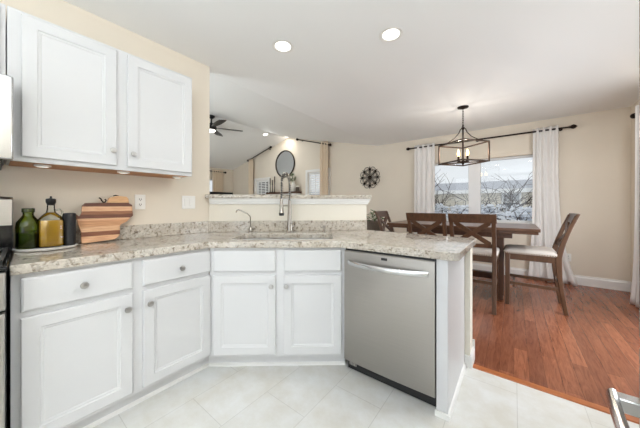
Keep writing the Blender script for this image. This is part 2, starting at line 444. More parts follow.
w = MB().box(LX - .1, LX - .04, a, a + .05, c, d).box(LX - .1, LX - .04, b - .05, b, c, d).box(LX - .1, LX - .04, a + .05, b - .05, c, c + .05).box(LX - .1, LX - .04, a + .05, b - .05, d - .05, d)
o = struct('window_4', w, 'vinyl'); MB().box(LX - .08, LX - .075, a + .05, b - .05, c + .05, d - .05).build('glass', 'pane', o, smooth=False)
# patio door in the right wall
a, b, c, d = DOORH
w = MB()
for p, q in ((a, (a + b) / 2 + .04), ((a + b) / 2 - .04, b)):
    w.box(RX + .03, RX + .08, p, p + .08, 0.0, d).box(RX + .03, RX + .08, q - .08, q, 0.0, d).box(RX + .03, RX + .08, p + .08, q - .08, 0, .1).box(RX + .03, RX + .08, p + .08, q - .08, d - .08, d)
o = struct('door_1', w, 'vinyl'); MB().box(RX + .05, RX + .055, a + .08, b - .08, .1, d - .08).build('glass', 'pane', o, smooth=False)

# ------------------------------------------------------------------ half wall, bar ledge, pony wall
U = Vector((math.cos(PI / 4), math.sin(PI / 4), 0)); Nn = Vector((-U.y, U.x, 0)); HA = Vector((WX, 1.25, 0))
def hp(u, v): p = HA + U * u + Nn * v; return (p.x, p.y)      # v grows away from the kitchen
def hpoly(u0, u1, v0, v1): return [hp(u0, v0), hp(u1, v0), hp(u1, v1), hp(u0, v1)]
HL = 1.568
struct('wall_half', MB().prism(hpoly(0.012, HL, 0, .13), 0, 1.235), 'halfwall')
hb = MB()
for (z0_, z1_, t) in ((1.178, 1.196, .014), (1.196, 1.218, .024), (1.218, 1.235, .034)):
    hb.prism([hp(.02, -t), hp(HL + t, -t), hp(HL + t, .13 + t), hp(HL, .13 + t), hp(HL, 0), hp(.02, 0)], z0_, z1_)
struct('trim_2', hb, 'trim', bevel=.003)
led = MB().prism([hp(-.015, -.045), hp(HL + .045, -.045), hp(HL + .045, .33), hp(.18, .33), hp(.16, .005), hp(-.02, .005)], 1.235, 1.272).build('bar_ledge', 'granite', None, .006)
tag(led, 'long speckled granite bar ledge capping the cream half wall behind the sink', 'ledge')
struct('wall_pony', MB().box(-1.36, -.25, 2.10, 2.22, 0, .868), 'halfwall')
pbt = MB()
pbt.prism_y([(-.2495 + p, z) for p, z in base_prof(.10)], 2.085, 2.2195)
pbt.prism_x([(2.22 + p, z) for p, z in base_prof(.15)], -1.1, -.235)
pbt.box(-.2845, -.2505, 2.086, 2.0995, 0, .08)
struct('baseboard_pony', pbt, 'trim')

# ------------------------------------------------------------------ cabinets
def knob(x, z, y, parent):
    return MB().lathe([(.009, 0), (.006, .006), (.006, .012), (.0145, .017), (.017, .022), (.0145, .027), (.006, .029)], (x, y, z), (0, -1, 0), 16).build('knob', 'nickel', parent)
def door(x0, x1, z0, z1, parent, kx=None, kz=None, fw=.055):
    t = .02
    o = MB().rings(x0, x1, z0, z1, [(0, -.0005), (0, -t + .004), (.004, -t), (fw, -t), (fw + .004, -t + .005), (fw + .012, -t + .007), (fw + .016, -t + .010)]).build('door', 'cab', parent, angle=20)
    if kx is not None: knob(kx, kz, -t, o)
    return o
def drawer(x0, x1, z0, z1, parent, name='drawer', kx=None, kz=None):
    t = .02
    o = MB().rings(x0, x1, z0, z1, [(0, -.0005), (0, -t + .007), (.003, -t + .003), (.010, -t)]).build(name, 'cab', parent, angle=20)
    if kx is not None: knob(kx, kz, -t, o)
    return o

bc = thing('base_cabinet', 'white base cabinet with two drawers over two doors, under the striped cutting board', 'cabinet', (-1.709, .043, 0), PI / 2)
MB().prism([(0, 0), (.885, 0), (.885, .60), (.034, .60)], .09, .868).build('body', 'cab', bc, .0015)
MB().box(.02, .925, .055, .075, 0, .09).build('toe_kick', 'cab', bc)
MB().prism_x([(.055, 0), (.042, 0), (.044, .012), (.055, .02)], .02, .92).build('shoe_molding', 'trim', bc)
drawer(.027, .434, .70, .85, bc, kx=.229, kz=.775); drawer(.483, .890, .70, .85, bc, kx=.69, kz=.768)
door(.027, .434, .115, .675, bc, .406, .597); door(.483, .890, .115, .675, bc, .513, .597)

AX, AY, SA = -1.709, .93, math.radians(38.6)
sc_ = thing('sink_cabinet', 'white corner sink cabinet with two doors and plain drawer fronts below the sink', 'cabinet', (AX, AY, 0), SA)
SWID = .972
def loc2(x, y):
    dx, dy = x - AX, y - AY; return (dx * math.cos(SA) + dy * math.sin(SA), -dx * math.sin(SA) + dy * math.cos(SA))
MB().box(.004, SWID, 0, .02, .09, .868).build('body', 'cab', sc_, .0015)
MB().box(-.035, SWID + .0, .055, .075, 0, .09).build('toe_kick', 'cab', sc_)
MB().prism_x([(.055, 0), (.042, 0), (.044, .012), (.055, .02)], -.02, SWID).build('shoe_molding', 'trim', sc_)
for a_, b_ in ((.035, .473), (.529, .938)):
    drawer(a_, b_, .70, .85, sc_, 'false_drawer_front')
door(.035, .473, .115, .675, sc_, .444, .601); door(.529, .938, .115, .675, sc_, .549, .601)

pe = thing('end_panel', 'white painted end panel closing the peninsula beside the dishwasher', 'panel', (-.315, 1.515, 0))
MB().box(-.028, .03, 0, .585, 0, .868).build('panel_board', 'cab', pe, .002)
MB().box(-.0285, .0305, -.006, .0, .031, .868).build('corner_stile', 'cab', pe, .002)
MB().prism_y([(.03 + p, z) for p, z in ((0, 0), (.012, 0), (.012, .012), (.006, .03), (0, .034))], -.006, .57).box(-.034, .042, -.018, -.0065, 0, .03).build('shoe_molding', 'trim', pe)

uc = thing('upper_cabinet', 'white two-door wall cabinet hung above the cutting board and bottles', 'cabinet', (-2.01, .04, 1.395), PI / 2)
MB().box(0, .914, 0, .309, .005, .775).box(0, .914, 0, .019, 0, .005).build('body', 'cab', uc, .0015)
MB().box(.012, .902, .0195, .305, .002, .005).build('underside_panel', 'cabwood', uc)
door(.045, .436, .025, .755, uc, .415, .115); door(.493, .906, .025, .755, uc, .520, .108)
for k, (xx, yy, l) in enumerate(((.13, .12, 'above the green bottle'), (.5, .10, 'above the cutting board'), (.86, .13, 'above the wall outlet'))):
    o = thing('puck_light', 'small white puck light under the wall cabinet, ' + l, 'light', (-2.01 - yy, .04 + xx, 1.395 + .0018), 0, 'puck lights under the wall cabinet')
    MB().lathe([(.034, 0), (.034, -.007), (.028, -.010)], (0, 0, 0)).build('housing', 'plastic', o)
    MB().lathe([(.024, -.0098), (.022, -.0115)], (0, 0, 0)).build('lens', 'pucklens', o)

om = thing('over_microwave_cabinet', 'white wall cabinet above the microwave, only its edge in view', 'cabinet', (-2.01, -.726, 1.79), PI / 2)
MB().box(0, .762, 0, .309, 0, .38).build('body', 'cab', om, .0015)
door(.02, .375, .02, .36, om); door(.387, .742, .02, .36, om)

# ------------------------------------------------------------------ countertop (with sink cut-out)
import bmesh
R_ = Vector((math.cos(math.radians(37.639)), math.sin(math.radians(37.639)), 0)); F_ = Vector((-R_.y, R_.x, 0))
def cl(l, d): p = R_ * l + F_ * d; return (p.x, p.y)
def rrect(l0, l1, d0, d1, r, n=5):
    out = []
    for cx, cy, a0 in ((l1 - r, d0 + r, -90), (l1 - r, d1 - r, 0), (l0 + r, d1 - r, 90), (l0 + r, d0 + r, 180)):
        for k in range(n + 1):
            a = math.radians(a0 + 90 * k / n); out.append((cx + r * math.cos(a), cy + r * math.sin(a)))
    return out
SL = (-.675, .10, 1.885, 2.265)
hole = [cl(*p) for p in rrect(*SL, .05)]
e_ = .001
outline = [(WX + e_, .073), (-1.679, .039), (-1.679, .912), (-.955, 1.49)] + [(-.27 + .04 * math.sin(a), 1.53 - .04 * math.cos(a)) for a in [PI / 2 * k / 5 for k in range(6)]] + \
    [(-.23, 2.262), hp(HL + .0, -.001), hp(.0, -.001)]
def slab(name, outer, inner, z0, z1, m, parent=None, bevel=.005):
    bm = bmesh.new(); es = []
    for loop in (outer, inner):
        if not loop: continue
        vs = [bm.verts.new((x, y, z0)) for x, y in loop]
        es += [bm.edges.new((vs[i], vs[(i + 1) % len(vs)])) for i in range(len(vs))]
    bmesh.ops.triangle_fill(bm, edges=es, use_beauty=True)
    g = bmesh.ops.extrude_face_region(bm, geom=list(bm.faces))
    for v in g['geom']:
        if isinstance(v, bmesh.types.BMVert): v.co.z = z1
    bmesh.ops.recalc_face_normals(bm, faces=bm.faces)
    bmesh.ops.dissolve_limit(bm, angle_limit=.01, verts=bm.verts, edges=bm.edges)
    me = bpy.data.meshes.new(name); bm.to_mesh(me); bm.free(); me.materials.append(M[m])
    o = bpy.data.objects.new(name, me); COL.objects.link(o)
    if parent: o.parent = parent
    b = o.modifiers.new('edge', 'BEVEL'); b.width = bevel; b.segments = 3; b.limit_method = 'ANGLE'; b.angle_limit = math.radians(50)
    return o
ct = slab('countertop', outline, hole, .870, .914, 'granite')
tag(ct, 'speckled granite countertop running along the cabinets and out over the dishwasher', 'countertop')
MB().box(WX + .001, WX + .021, .078, 1.245, .914, 1.016).build('backsplash', 'granite', ct, .003)
MB().prism([hp(.012, -.021), hp(HL, -.021), hp(HL, -.001), hp(0.0, -.001)], .914, 1.016).build('backsplash', 'granite', ct, .003)

# sink bowls
sk = thing('kitchen_sink', 'undermount stainless double sink set into the granite countertop', 'sink', (*cl(-.29, 2.07), .868))
skz = -.19
def bowl(l0, l1, d0, d1, nm):
    c = cl(-.29, 2.07); mb = MB(); v = []; n = 0
    for (ins, z, r) in ((-.012, 0, .06), (0, 0, .05), (.012, skz + .03, .05), (.05, skz, .04)):
        ring = [cl(*p) for p in rrect(l0 + ins, l1 - ins, d0 + ins, d1 - ins, r)]; n = len(ring)
        v += [(x - c[0], y - c[1], z) for x, y in ring]
    f = [(i * n + k, i * n + (k + 1) % n, (i + 1) * n + (k + 1) % n, (i + 1) * n + k) for i in range(3) for k in range(n)] + [tuple(range(3 * n, 4 * n))]
    mb.add(v, f); o = mb.build(nm, 'sinksteel', sk)
    q = cl((l0 + l1) / 2, (d0 + d1) / 2)
    MB().lathe([(.045, 0), (.045, .003), (.03, .002)], (q[0] - c[0], q[1] - c[1], skz)).build('drain', 'bright_steel', o)
bowl(SL[0] + .002, -.42, SL[2] + .002, SL[3] - .002, 'small_bowl'); bowl(-.395, SL[1] - .002, SL[2] + .002, SL[3] - .002, 'large_bowl')

# ------------------------------------------------------------------ faucet group
fp = cl(-.292, 2.425)
fa = thing('kitchen_faucet', 'tall spring-neck pull-down faucet in brushed metal standing behind the sink', 'faucet', (*fp, .914), math.radians(37.639))
# local: x = along sink, -y = towards sink
MB().lathe([(.036, 0), (.036, .006), (.029, .014), (.026, .06), (.022, .11), (.018, .24), (.0155, .30)], (0, 0, 0)).build('body', 'chrome', fa)
arc = [(0, 0, .30), (0, 0, .44)] + [(-.022 * (1 - math.cos(t)), -.105 * (1 - math.cos(t)), .44 + .105 * math.sin(t)) for t in [PI * k / 14 for k in range(1, 15)]] + [(-.045, -.212, .36), (-.046, -.214, .30)]
MB().tube(arc, .0065, 10).build('hose', 'black', fa)
def resample(P, n):
    P = [Vector(p) for p in P]; L = [0]
    for i in range(1, len(P)): L.append(L[-1] + (P[i] - P[i - 1]).length)
    out = []; j = 0
    for k in range(n):
        s = L[-1] * k / (n - 1)
        while j < len(P) - 2 and L[j + 1] < s: j += 1
        out.append(P[j].lerp(P[j + 1], (s - L[j]) / max(L[j + 1] - L[j], 1e-9)))
    return out
rs = resample(arc, 30 * 10); hel = []
for i, p in enumerate(rs):
    t = (rs[min(i + 1, len(rs) - 1)] - rs[max(i - 1, 0)]).normalized(); a_ = Vector((1, 0, 0)); a_ = (a_ - t * a_.dot(t)).normalized(); b_ = t.cross(a_)
    w_ = 2 * PI * i / 10; hel.append(p + (a_ * math.cos(w_) + b_ * math.sin(w_)) * .0125)
MB().tube(hel, .0036, 5).build('spring', 'chrome', fa)
MB().lathe([(.012, .01), (.014, -.01), (.015, -.05), (.020, -.10), (.023, -.118)], (-.046, -.214, .305), (0, 0, 1), 16).build('spray_head', 'chrome', fa)
MB().lathe([(.0235, -.118), (.0225, -.14), (.017, -.143)], (-.046, -.214, .305), (0, 0, 1), 16).build('spray_nozzle', 'black', fa)
MB().bar((0, -.01, .25), (-.04, -.200, .25), .008, .012).lathe([(.019, -.008), (.019, .008)], (-.046, -.214, .25), (0, 0, 1), 16).build('docking_arm', 'chrome', fa)
MB().tube([(.02, 0, .05), (.045, 0, .055)], .010, 10).tube([(.045, 0, .055), (.052, -.02, .08), (.056, -.05, .10)], [.006, .005, .005], 8).build('handle', 'chrome', fa)

wf = thing('water_filter_tap', 'slim gooseneck filter tap with a side lever, behind the small sink bowl', 'faucet', (*cl(-.655, 2.37), .914), math.radians(37.639))
MB().lathe([(.024, 0), (.024, .005), (.014, .012), (.013, .045), (.008, .052)], (0, 0, 0), (0, 0, 1), 16).build('body', 'chrome', wf)
MB().tube([(0, 0, .05), (0, 0, .135), (-.004, 0, .15), (-.03, -.008, .175), (-.085, -.02, .205), (-.105, -.024, .212), (-.118, -.027, .208), (-.126, -.03, .188)], .0052, 8).build('spout', 'chrome', wf)
MB().tube([(.01, 0, .03), (.045, -.005, .034)], .006, 8).tube([(-.01, 0, .03), (-.028, 0, .03)], .007, 8).build('lever', 'chrome', wf)
sd = thing('soap_dispenser', 'short metal sink dispenser cap near the dishwasher end of the sink', 'dispenser', (*cl(.04, 2.41), .914), math.radians(37.639))
MB().lathe([(.020, 0), (.020, .006), (.012, .012), (.012, .035)], (0, 0, 0), (0, 0, 1), 16).build('base', 'chrome', sd)
MB().lathe([(.016, .035), (.016, .055), (.010, .06)], (0, 0, 0), (0, 0, 1), 16).tube([(0, 0, .048), (-.03, -.03, .044)], .005, 8).build('pump_head', 'chrome', sd)

# ------------------------------------------------------------------ dishwasher
dw = thing('dishwasher', 'stainless steel dishwasher with a bowed bar handle', 'dishwasher', (-.64, 1.517, 0))
MB().box(-.300, .293, .01, .56, .10, .860).build('tub', 'black', dw)
MB().box(-.298, .292, -.005, .012, .855, .869).build('top_gap', 'black', dw)  # black strip put in for the dark gap under the counter
n = 16; v = []; f = []
for i in range(n + 1):
    x = -.298 + .590 * i / n; yb = -.022 - .006 * (1 - ((x + .003) / .295) ** 2)
    for (z, y) in ((.094, .008), (.094, yb + .004), (.10, yb), (.78, yb), (.848, yb - .0), (.855, yb + .006), (.855, .008)): v.append((x, y, z))
for i in range(n):
    for k in range(7): f.append((i * 7 + k, i * 7 + (k + 1) % 7, (i + 1) * 7 + (k + 1) % 7, (i + 1) * 7 + k))
f += [tuple(range(6, -1, -1)), tuple(range(n * 7, n * 7 + 7))]
dd = MB().add(v, f).build('door', 'steel', dw)
hv = MB(); P = []
for i in range(21):
    t = -1 + i / 10; P.append((t * .262 - .003, -.026 - .045 * (1 - abs(t) ** 2.6), .778 - .004 * (1 - t * t)))
n = 10; v = []
for i, (x, y, z) in enumerate(P):
    for k in range(n):
        w_ = 2 * PI * k / n; v.append((x, y + .008 * math.cos(w_), z + .0165 * math.sin(w_)))
f = [(i * n + k, i * n + (k + 1) % n, (i + 1) * n + (k + 1) % n, (i + 1) * n + k) for i in range(20) for k in range(n)] + [tuple(range(n)), tuple(range(20 * n, 21 * n))]
MB().add(v, f).build('handle', 'bright_steel', dd)
MB().box(-.022, .018, -.0295, -.026, .822, .838).build('badge', 'black', dd)
MB().box(-.298, .292, .03, .05, .012, .098).build('toe_kick', 'black', dw)
g_ = MB()
for k in range(5): g_.box(-.285 + .012 * k, -.278 + .012 * k, .026, .031, .04, .075)
g_.build('toe_vent', 'steel', dw)
for xx in (-.26, .26): MB().lathe([(.012, 0), (.012, .10)], (xx, .08, 0), n=10).build('levelling_foot', 'black', dw)

# ------------------------------------------------------------------ range, microwave, refrigerator
rg = thing('kitchen_range', 'stainless range with black cooktop at the end of the granite counter', 'range', (-1.965, -.329, 0), -math.radians(3))
MB().box(-.32, .32, -.376, .376, .02, .905).build('body', 'blackgloss', rg, .003)
MB().box(-.25, .335, -.380, .380, .905, .922).build('cooktop', 'blackgloss', rg, .004)
bgp = MB().prism_y([(-.322, .905), (-.322, 1.20), (-.31, 1.215), (-.24, 1.215), (-.225, 1.20), (-.215, .905)], -.38, .38).build('backguard', 'steel', rg, .004)
MB().box(-.23, -.2165, -.30, .20, 1.085, 1.17).box(-.2175, -.2065, -.379, .381, .922, 1.06).build('control_panel', 'blackgloss', bgp, .002)
grt = MB()
for yy in (-.3, -.1, .12, .3, .36):
    grt.bar((-.18, yy, .94), (.30, yy, .94), .012, .012)
for xx in (-.18, .06, .30):
    grt.bar((xx, -.33, .94), (xx, .365, .94), .012, .012)
    for yy in (-.33, 0, .36): grt.bar((xx, yy, .92), (xx, yy, .94), .012, .012)
grt.build('burner_grate', 'black', rg)
MB().box(.32, .36, -.374, .374, .18, .74).build('oven_door', 'steel', rg, .004)
MB().box(.32, .35, -.376, .376, .75, .90).build('knob_panel', 'steel', rg, .006)
for k in range(5): MB().lathe([(.022, 0), (.02, .03)], (.35, -.28 + .14 * k, .83), (1, 0, 0), 14).build('knob', 'black', rg)
MB().tube([(.36, -.3, .69), (.40, -.3, .69), (.40, .3, .69), (.36, .3, .69)], .011, 10).build('oven_handle', 'bright_steel', rg)
MB().box(.31, .355, -.374, .374, .03, .17).build('drawer', 'steel', rg, .004)

mw = thing('microwave_oven', 'stainless over-range microwave beside the white wall cabinet', 'microwave', (-2.10, -.344, 1.365))
MB().box(-.215, .17, -.378, .378, .03, .42).build('body', 'black', mw, .003)
MB().box(-.20, .16, -.37, .37, 0, .03).build('vent_underside', 'black', mw, .003)
MB().box(.172, .205, -.378, .402, .02, .42).build('door', 'bright_steel', mw, .008)
MB().tube([(.205, .30, .06), (.245, .30, .06), (.245, .30, .37), (.205, .30, .37)], .011, 10).build('handle', 'bright_steel', mw)
MB().box(.204, .208, -.3, .2, .08, .36).build('door_window', 'blackgloss', mw)

fr = thing('refrigerator', 'stainless refrigerator at the frame edge with a freezer drawer handle', 'refrigerator', (.70, .812, 0))
MB().box(-.32, .36, -.445, .445,   .03, 1.85).build('body', 'iron', fr, .004)
MB().box(-.385, -.325, -.45, .452, .74, 1.86).build('door', 'steel', fr, .012)
fd = MB().box(-.385, -.325, -.45, .452, .06, .725).build('freezer_drawer', 'steel', fr, .012)
hp_ = [(-.395, .36, .655), (-.435, .36, .655)] + [(-.440 - .018 * (1 - t * t), .34 * t, .655) for t in (1, .9, .7, .4, 0, -.4, -.7, -.9, -1)] + [(-.435, -.36, .655), (-.395, -.36, .655)]
MB().box(-.455, -.38, .318, .358, .555, .598).build('handle_mount', 'bright_steel', fd, .005)
v = []; n = 12; f = []
P = [(-.458 - .022 * (1 - t * t), .362 * t) for t in [1 - k / 10 for k in range(21)]]
for (x, y) in P:
    for k in range(n):
        w_ = 2 * PI * k / n; v.append((x + .014 * math.cos(w_), y,   .576 + .024 * math.sin(w_)))
f = [(i * n + k, i * n + (k + 1) % n, (i + 1) * n + (k + 1) % n, (i + 1) * n + k) for i in range(20) for k in range(n)] + [tuple(range(n)), tuple(range(20 * n, 21 * n))]
MB().add(v, f).build('handle', 'bright_steel', fd)
MB().box(-.34, .34, -.43, .43, 0, .04).build('base_grille', 'black', fr)

# ------------------------------------------------------------------ things on the counter
CT = .914
ty = tag(MB().lathe([(.10, 0), (.125, .004), (.132, .014), (.128, .016), (.118, .009), (.0, .008)], (-2.165, .190, CT), n=40).build('tray', 'porcelain'), 'round white tray under the bottles on the granite counter', 'tray')
TZ = CT + .0085
gb = thing('green_bottle', 'green glass oil bottle with a cream label, nearest the range on the white tray', 'bottle', (-2.20, .120, TZ), 0)
MB().lathe([(.046, 0), (.049, .006), (.049, .12), (.046, .15), (.028, .178), (.022, .190), (.022, .205)], n=28).build('glass_body', 'greenglass', gb)
MB().lathe([(.044, .004), (.045, .01), (.045, .088)], n=28).build('oil', 'darkoil', gb)
MB().lathe([(.025, .205), (.026, .209), (.026, .226), (.023, .229)], n=20).build('cap', 'darkoil', gb)
lb = MB(); v = []
for i in range(11):
    a_ = math.radians(-160 + 8 * i)
    for z in (.025, .115): v.append((.0497 * math.cos(a_), .0497 * math.sin(a_), z))
lb.add(v, [(2 * i, 2 * i + 2, 2 * i + 3, 2 * i + 1) for i in range(10)]); lo = lb.build('label', 'label', gb)
so = lo.modifiers.new('thickness', 'SOLIDIFY'); so.thickness = .0006
ob_ = thing('oil_bottle', 'clear glass bottle of golden oil with a black pour stopper on the tray', 'bottle', (-2.19, .208, TZ), 0)
def sq(r, z, n=24, p=5):
    return [(r / (abs(math.cos(a)) ** p + abs(math.sin(a)) ** p) ** (1 / p) * math.cos(a), r / (abs(math.cos(a)) ** p + abs(math.sin(a)) ** p) ** (1 / p) * math.sin(a), z) for a in [2 * PI * k / n + .26 for k in range(n)]]
def lofted(name, secs, m, parent):
    v = []; n = len(secs[0])
    for s_ in secs: v += s_
    f = [(i * n + k, i * n + (k + 1) % n, (i + 1) * n + (k + 1) % n, (i + 1) * n + k) for i in range(len(secs) - 1) for k in range(n)] + [tuple(range(n - 1, -1, -1)), tuple(range((len(secs) - 1) * n, len(secs) * n))]
    return MB().add(v, f).build(name, m, parent)
lofted('glass_body', [sq(.050, 0), sq(.053, .005), sq(.054, .06), sq(.053, .064), sq(.054, .068), sq(.054, .150), sq(.050, .168, p=3.2), sq(.036, .188, p=2.4), sq(.021, .203, p=2), sq(.017, .225, p=2), sq(.017, .258, p=2)], 'clearglass', ob_)
lofted('oil', [sq(.046, .005), sq(.0495, .01), sq(.0495, .150), sq(.048, .158, p=3.4)], 'oil', ob_)
MB().lathe([(.015, .245), (.020, .259), (.022, .262), (.022, .282), (.018, .285), (.006, .287), (.004, .30)], n=20).build('stopper', 'black', ob_)
MB().tube([(.015, .012, .215), (.02, .034, .222), (.02, .046, .205), (.016, .042, .180), (.012, .03, .172)], .005, 8).build('handle', 'clearglass', ob_)
sp = thing('cylinder_speaker', 'black fabric-covered cylinder at the far end of the white tray', 'speaker', (-2.19, .286, TZ), 0)
MB().lathe([(.028, 0), (.030, .003), (.031, .012), (.031, .185), (.029, .195), (.022, .197)], n=28).build('body', 'charcoal', sp)
MB().lathe([(.022, .1975), (.02, .1985)], n=24).build('top_cap', 'blackgloss', sp)

def bpt(cx, cy): px, py = 60 + cx / 4.571, 185 + cy / 4.571; return (.347 + (px - 80) * .0055, .932 - (py - 241) * .0068)
bo = [(100, 88), (110, 78), (200, 76), (208, 72), (215, 54), (232, 48), (255, 42), (300, 45), (310, 56), (312, 78), (328, 86), (330, 140), (318, 148), (308, 160), (295, 170), (268, 181), (262, 190), (262, 222), (258, 236), (246, 244), (235, 251), (92, 258), (91, 235), (92, 205), (86, 190), (80, 172), (79, 156), (70, 140), (60, 121), (68, 121), (86, 138), (96, 122), (98, 100)]
cbp = [bpt(*p) for p in bo]
def prism_yz(poly, x0, x1):
    n = len(poly); v = [(x0, y, z) for y, z in poly] + [(x1, y, z) for y, z in poly]
    return v, [tuple(range(n - 1, -1, -1)), tuple(range(n, 2 * n))] + [(i, (i + 1) % n, n + (i + 1) % n, n + i) for i in range(n)]
cb = MB(); cb.add(*prism_yz(cbp, 0, .02))
zmin = min(z for _, z in cbp)
cbo = thing('cutting_board', 'striped light and dark wood state-shaped cutting board leaning on the backsplash', 'cutting board', (-2.248, 0, CT + .001), 0)
cbo.rotation_euler = (0, -math.radians(7), 0)
for i in range(len(cb.v)):
    x, y, z = cb.v[i]; cb.v[i] = (x, y, z - zmin)
M['board'].node_tree.nodes  # bands are in board height
for nd in M['board'].node_tree.nodes:
    if nd.type == 'MAP_RANGE': nd.inputs['From Min'].default_value = 0; nd.inputs['From Max'].default_value = 1.255 - zmin
cb.build('board', 'board', cbo, .002)
q = [bpt(*p) for p in ((172, 52), (180, 57), (184, 66), (190, 74), (200, 72), (204, 64), (198, 58))]
MB().tube([(.012, y, z - zmin) for y, z in q], .0045, 6).build('metal_inlay', 'bronze', cbo)
q = [bpt(*p) for p in ((238, 42), (250, 39), (262, 42))]
MB().tube([(.012, y, z - zmin) for y, z in q], .0045, 6).build('metal_inlay', 'bronze', cbo)

def plate(name, label, cat, loc, rz, wdt, hgt, kind):
    o = thing(name, label, cat, loc, rz)
    MB().box(-wdt / 2, wdt / 2, -.006, 0, -hgt / 2, hgt / 2).build('cover_plate', 'plastic', o, .003)
    if kind == 'outlet':
        for z in (-.02, .02):
            r = MB().lathe([(.0165, 0), (.0165, .0015)], (0, -.006, z), (0, -1, 0), 16).build('receptacle', 'plastic', o)
            MB().box(-.008, -.005, -.009, -.0072, z - .004, z + .007).box(.005, .008, -.009, -.0072, z - .004, z + .007).lathe([(.003, 0), (.003, .002)], (0, -.007, z - .009), (0, -1, 0), 8).build('slots', 'slot', r)
    else:
        for x in (-.023, .023): MB().box(x - .0165, x + .0165, -.0095, -.006, -.033, .033).build('rocker', 'plastic', o, .002)
    return o
plate('wall_outlet', 'white outlet on the beige wall just beside the cutting board', 'outlet', (WX + .0005, .699, 1.194), PI / 2, .072, .116, 'outlet')
plate('light_switch', 'white two-rocker switch plate on the beige wall above the granite backsplash', 'switch', (WX + .0005, 1.07, 1.195), PI / 2, .116, .116, 'switch')
plate('wall_outlet', 'white outlet low on the dining wall beside the window curtain', 'outlet', (.64, WY - .0005, .39), 0, .072, .116, 'outlet')

# ------------------------------------------------------------------ ceiling can lights
can0 = None
def can(x, y, z, label, watts=CAN_WATTS, tilt=0, color=CAN_COLOR):
    global can0
    if can0 is None:
        can0 = thing('recessed_light', label, 'ceiling light', (x, y, z), 0, 'recessed ceiling lights')
        MB().lathe([(.062, .0), (.085, -.002), (.092, -.006), (.088, -.008), (.064, -.004), (.060, .0)], n=32).build('trim_ring', 'plastic', can0)
        MB().lathe([(.064, -.0045), (.05, -.0055), (.0, -.006)], n=32).build('lens', 'canlens', can0)
        o = can0
    else:
        o = dup(can0, (x, y, z), 0, label)
    if tilt: o.rotation_euler = (0, tilt, 0)
    l = bpy.data.lights.new('can_lamp', 'AREA'); l.shape = 'DISK'; l.size = .13; l.energy = watts; l.color = color
    lo = bpy.data.objects.new('can_lamp', l); COL.objects.link(lo); lo.parent = o; lo.location = (0, 0, -.012)
    return o
can(-1.529, 1.476, CEIL, 'round recessed ceiling light above the sink')
can(-.757, 1.886, CEIL, 'round recessed ceiling light above the dishwasher counter')
for x, y, t in ((-.85, .05, 'kitchen ceiling light above the base cabinets'), (-.45, .55, 'kitchen ceiling light above the middle of the tile floor'), (-1.35, -1.0, 'kitchen ceiling light behind the range'), (-.3, -.9, 'kitchen ceiling light in the rear middle'), (.75, -.9, 'kitchen ceiling light behind the refrigerator'), (.4, .9, 'ceiling light in front of the refrigerator')):
    can(x, y, CEIL, 'added unseen recessed ' + t)  # extra cans out of frame, added to light the kitchen
for x, y, t in ((.62, 1.95, 'nearest the refrigerator'), (1.0, 2.9, 'in front of the patio door'), (1.03, 3.75, 'near the patio curtain')):
    can(x, y, CEIL, 'added unseen recessed dining ceiling light ' + t, 7.0)  # cans added outside the view to brighten the window wall
def slope_z(x): return zl + (x - LX) * (RIDGE[1] - zl) / (RIDGE[0] - LX) if x < RIDGE[0] else CEIL + (WX - .1 - x) * (RIDGE[1] - CEIL) / (WX - .1 - RIDGE[0])
tl = -math.atan((RIDGE[1] - zl) / (RIDGE[0] - LX))
CANX1, CANY1 = -5.36, 4.52
can(CANX1, CANY1, slope_z(CANX1), 'recessed light in the far sloped ceiling between the fan and the round mirror', 5, tl)
can(-5.6, 1.6, slope_z(-5.6), 'added unseen recessed light in the far sloped ceiling, hidden behind the kitchen wall', 6, tl)  # hidden extra can, added for living room light
can(-5.12, 5.08, slope_z(-5.12), 'recessed light at the ceiling ridge just above the round mirror', 1.6, -tl, (1, .86, .68))
can(-3.3, .6, slope_z(-3.3), 'added unseen recessed light in the near sloped ceiling behind the kitchen wall', 6, -tl)  # another extra can added out of sight to light the vaulted room

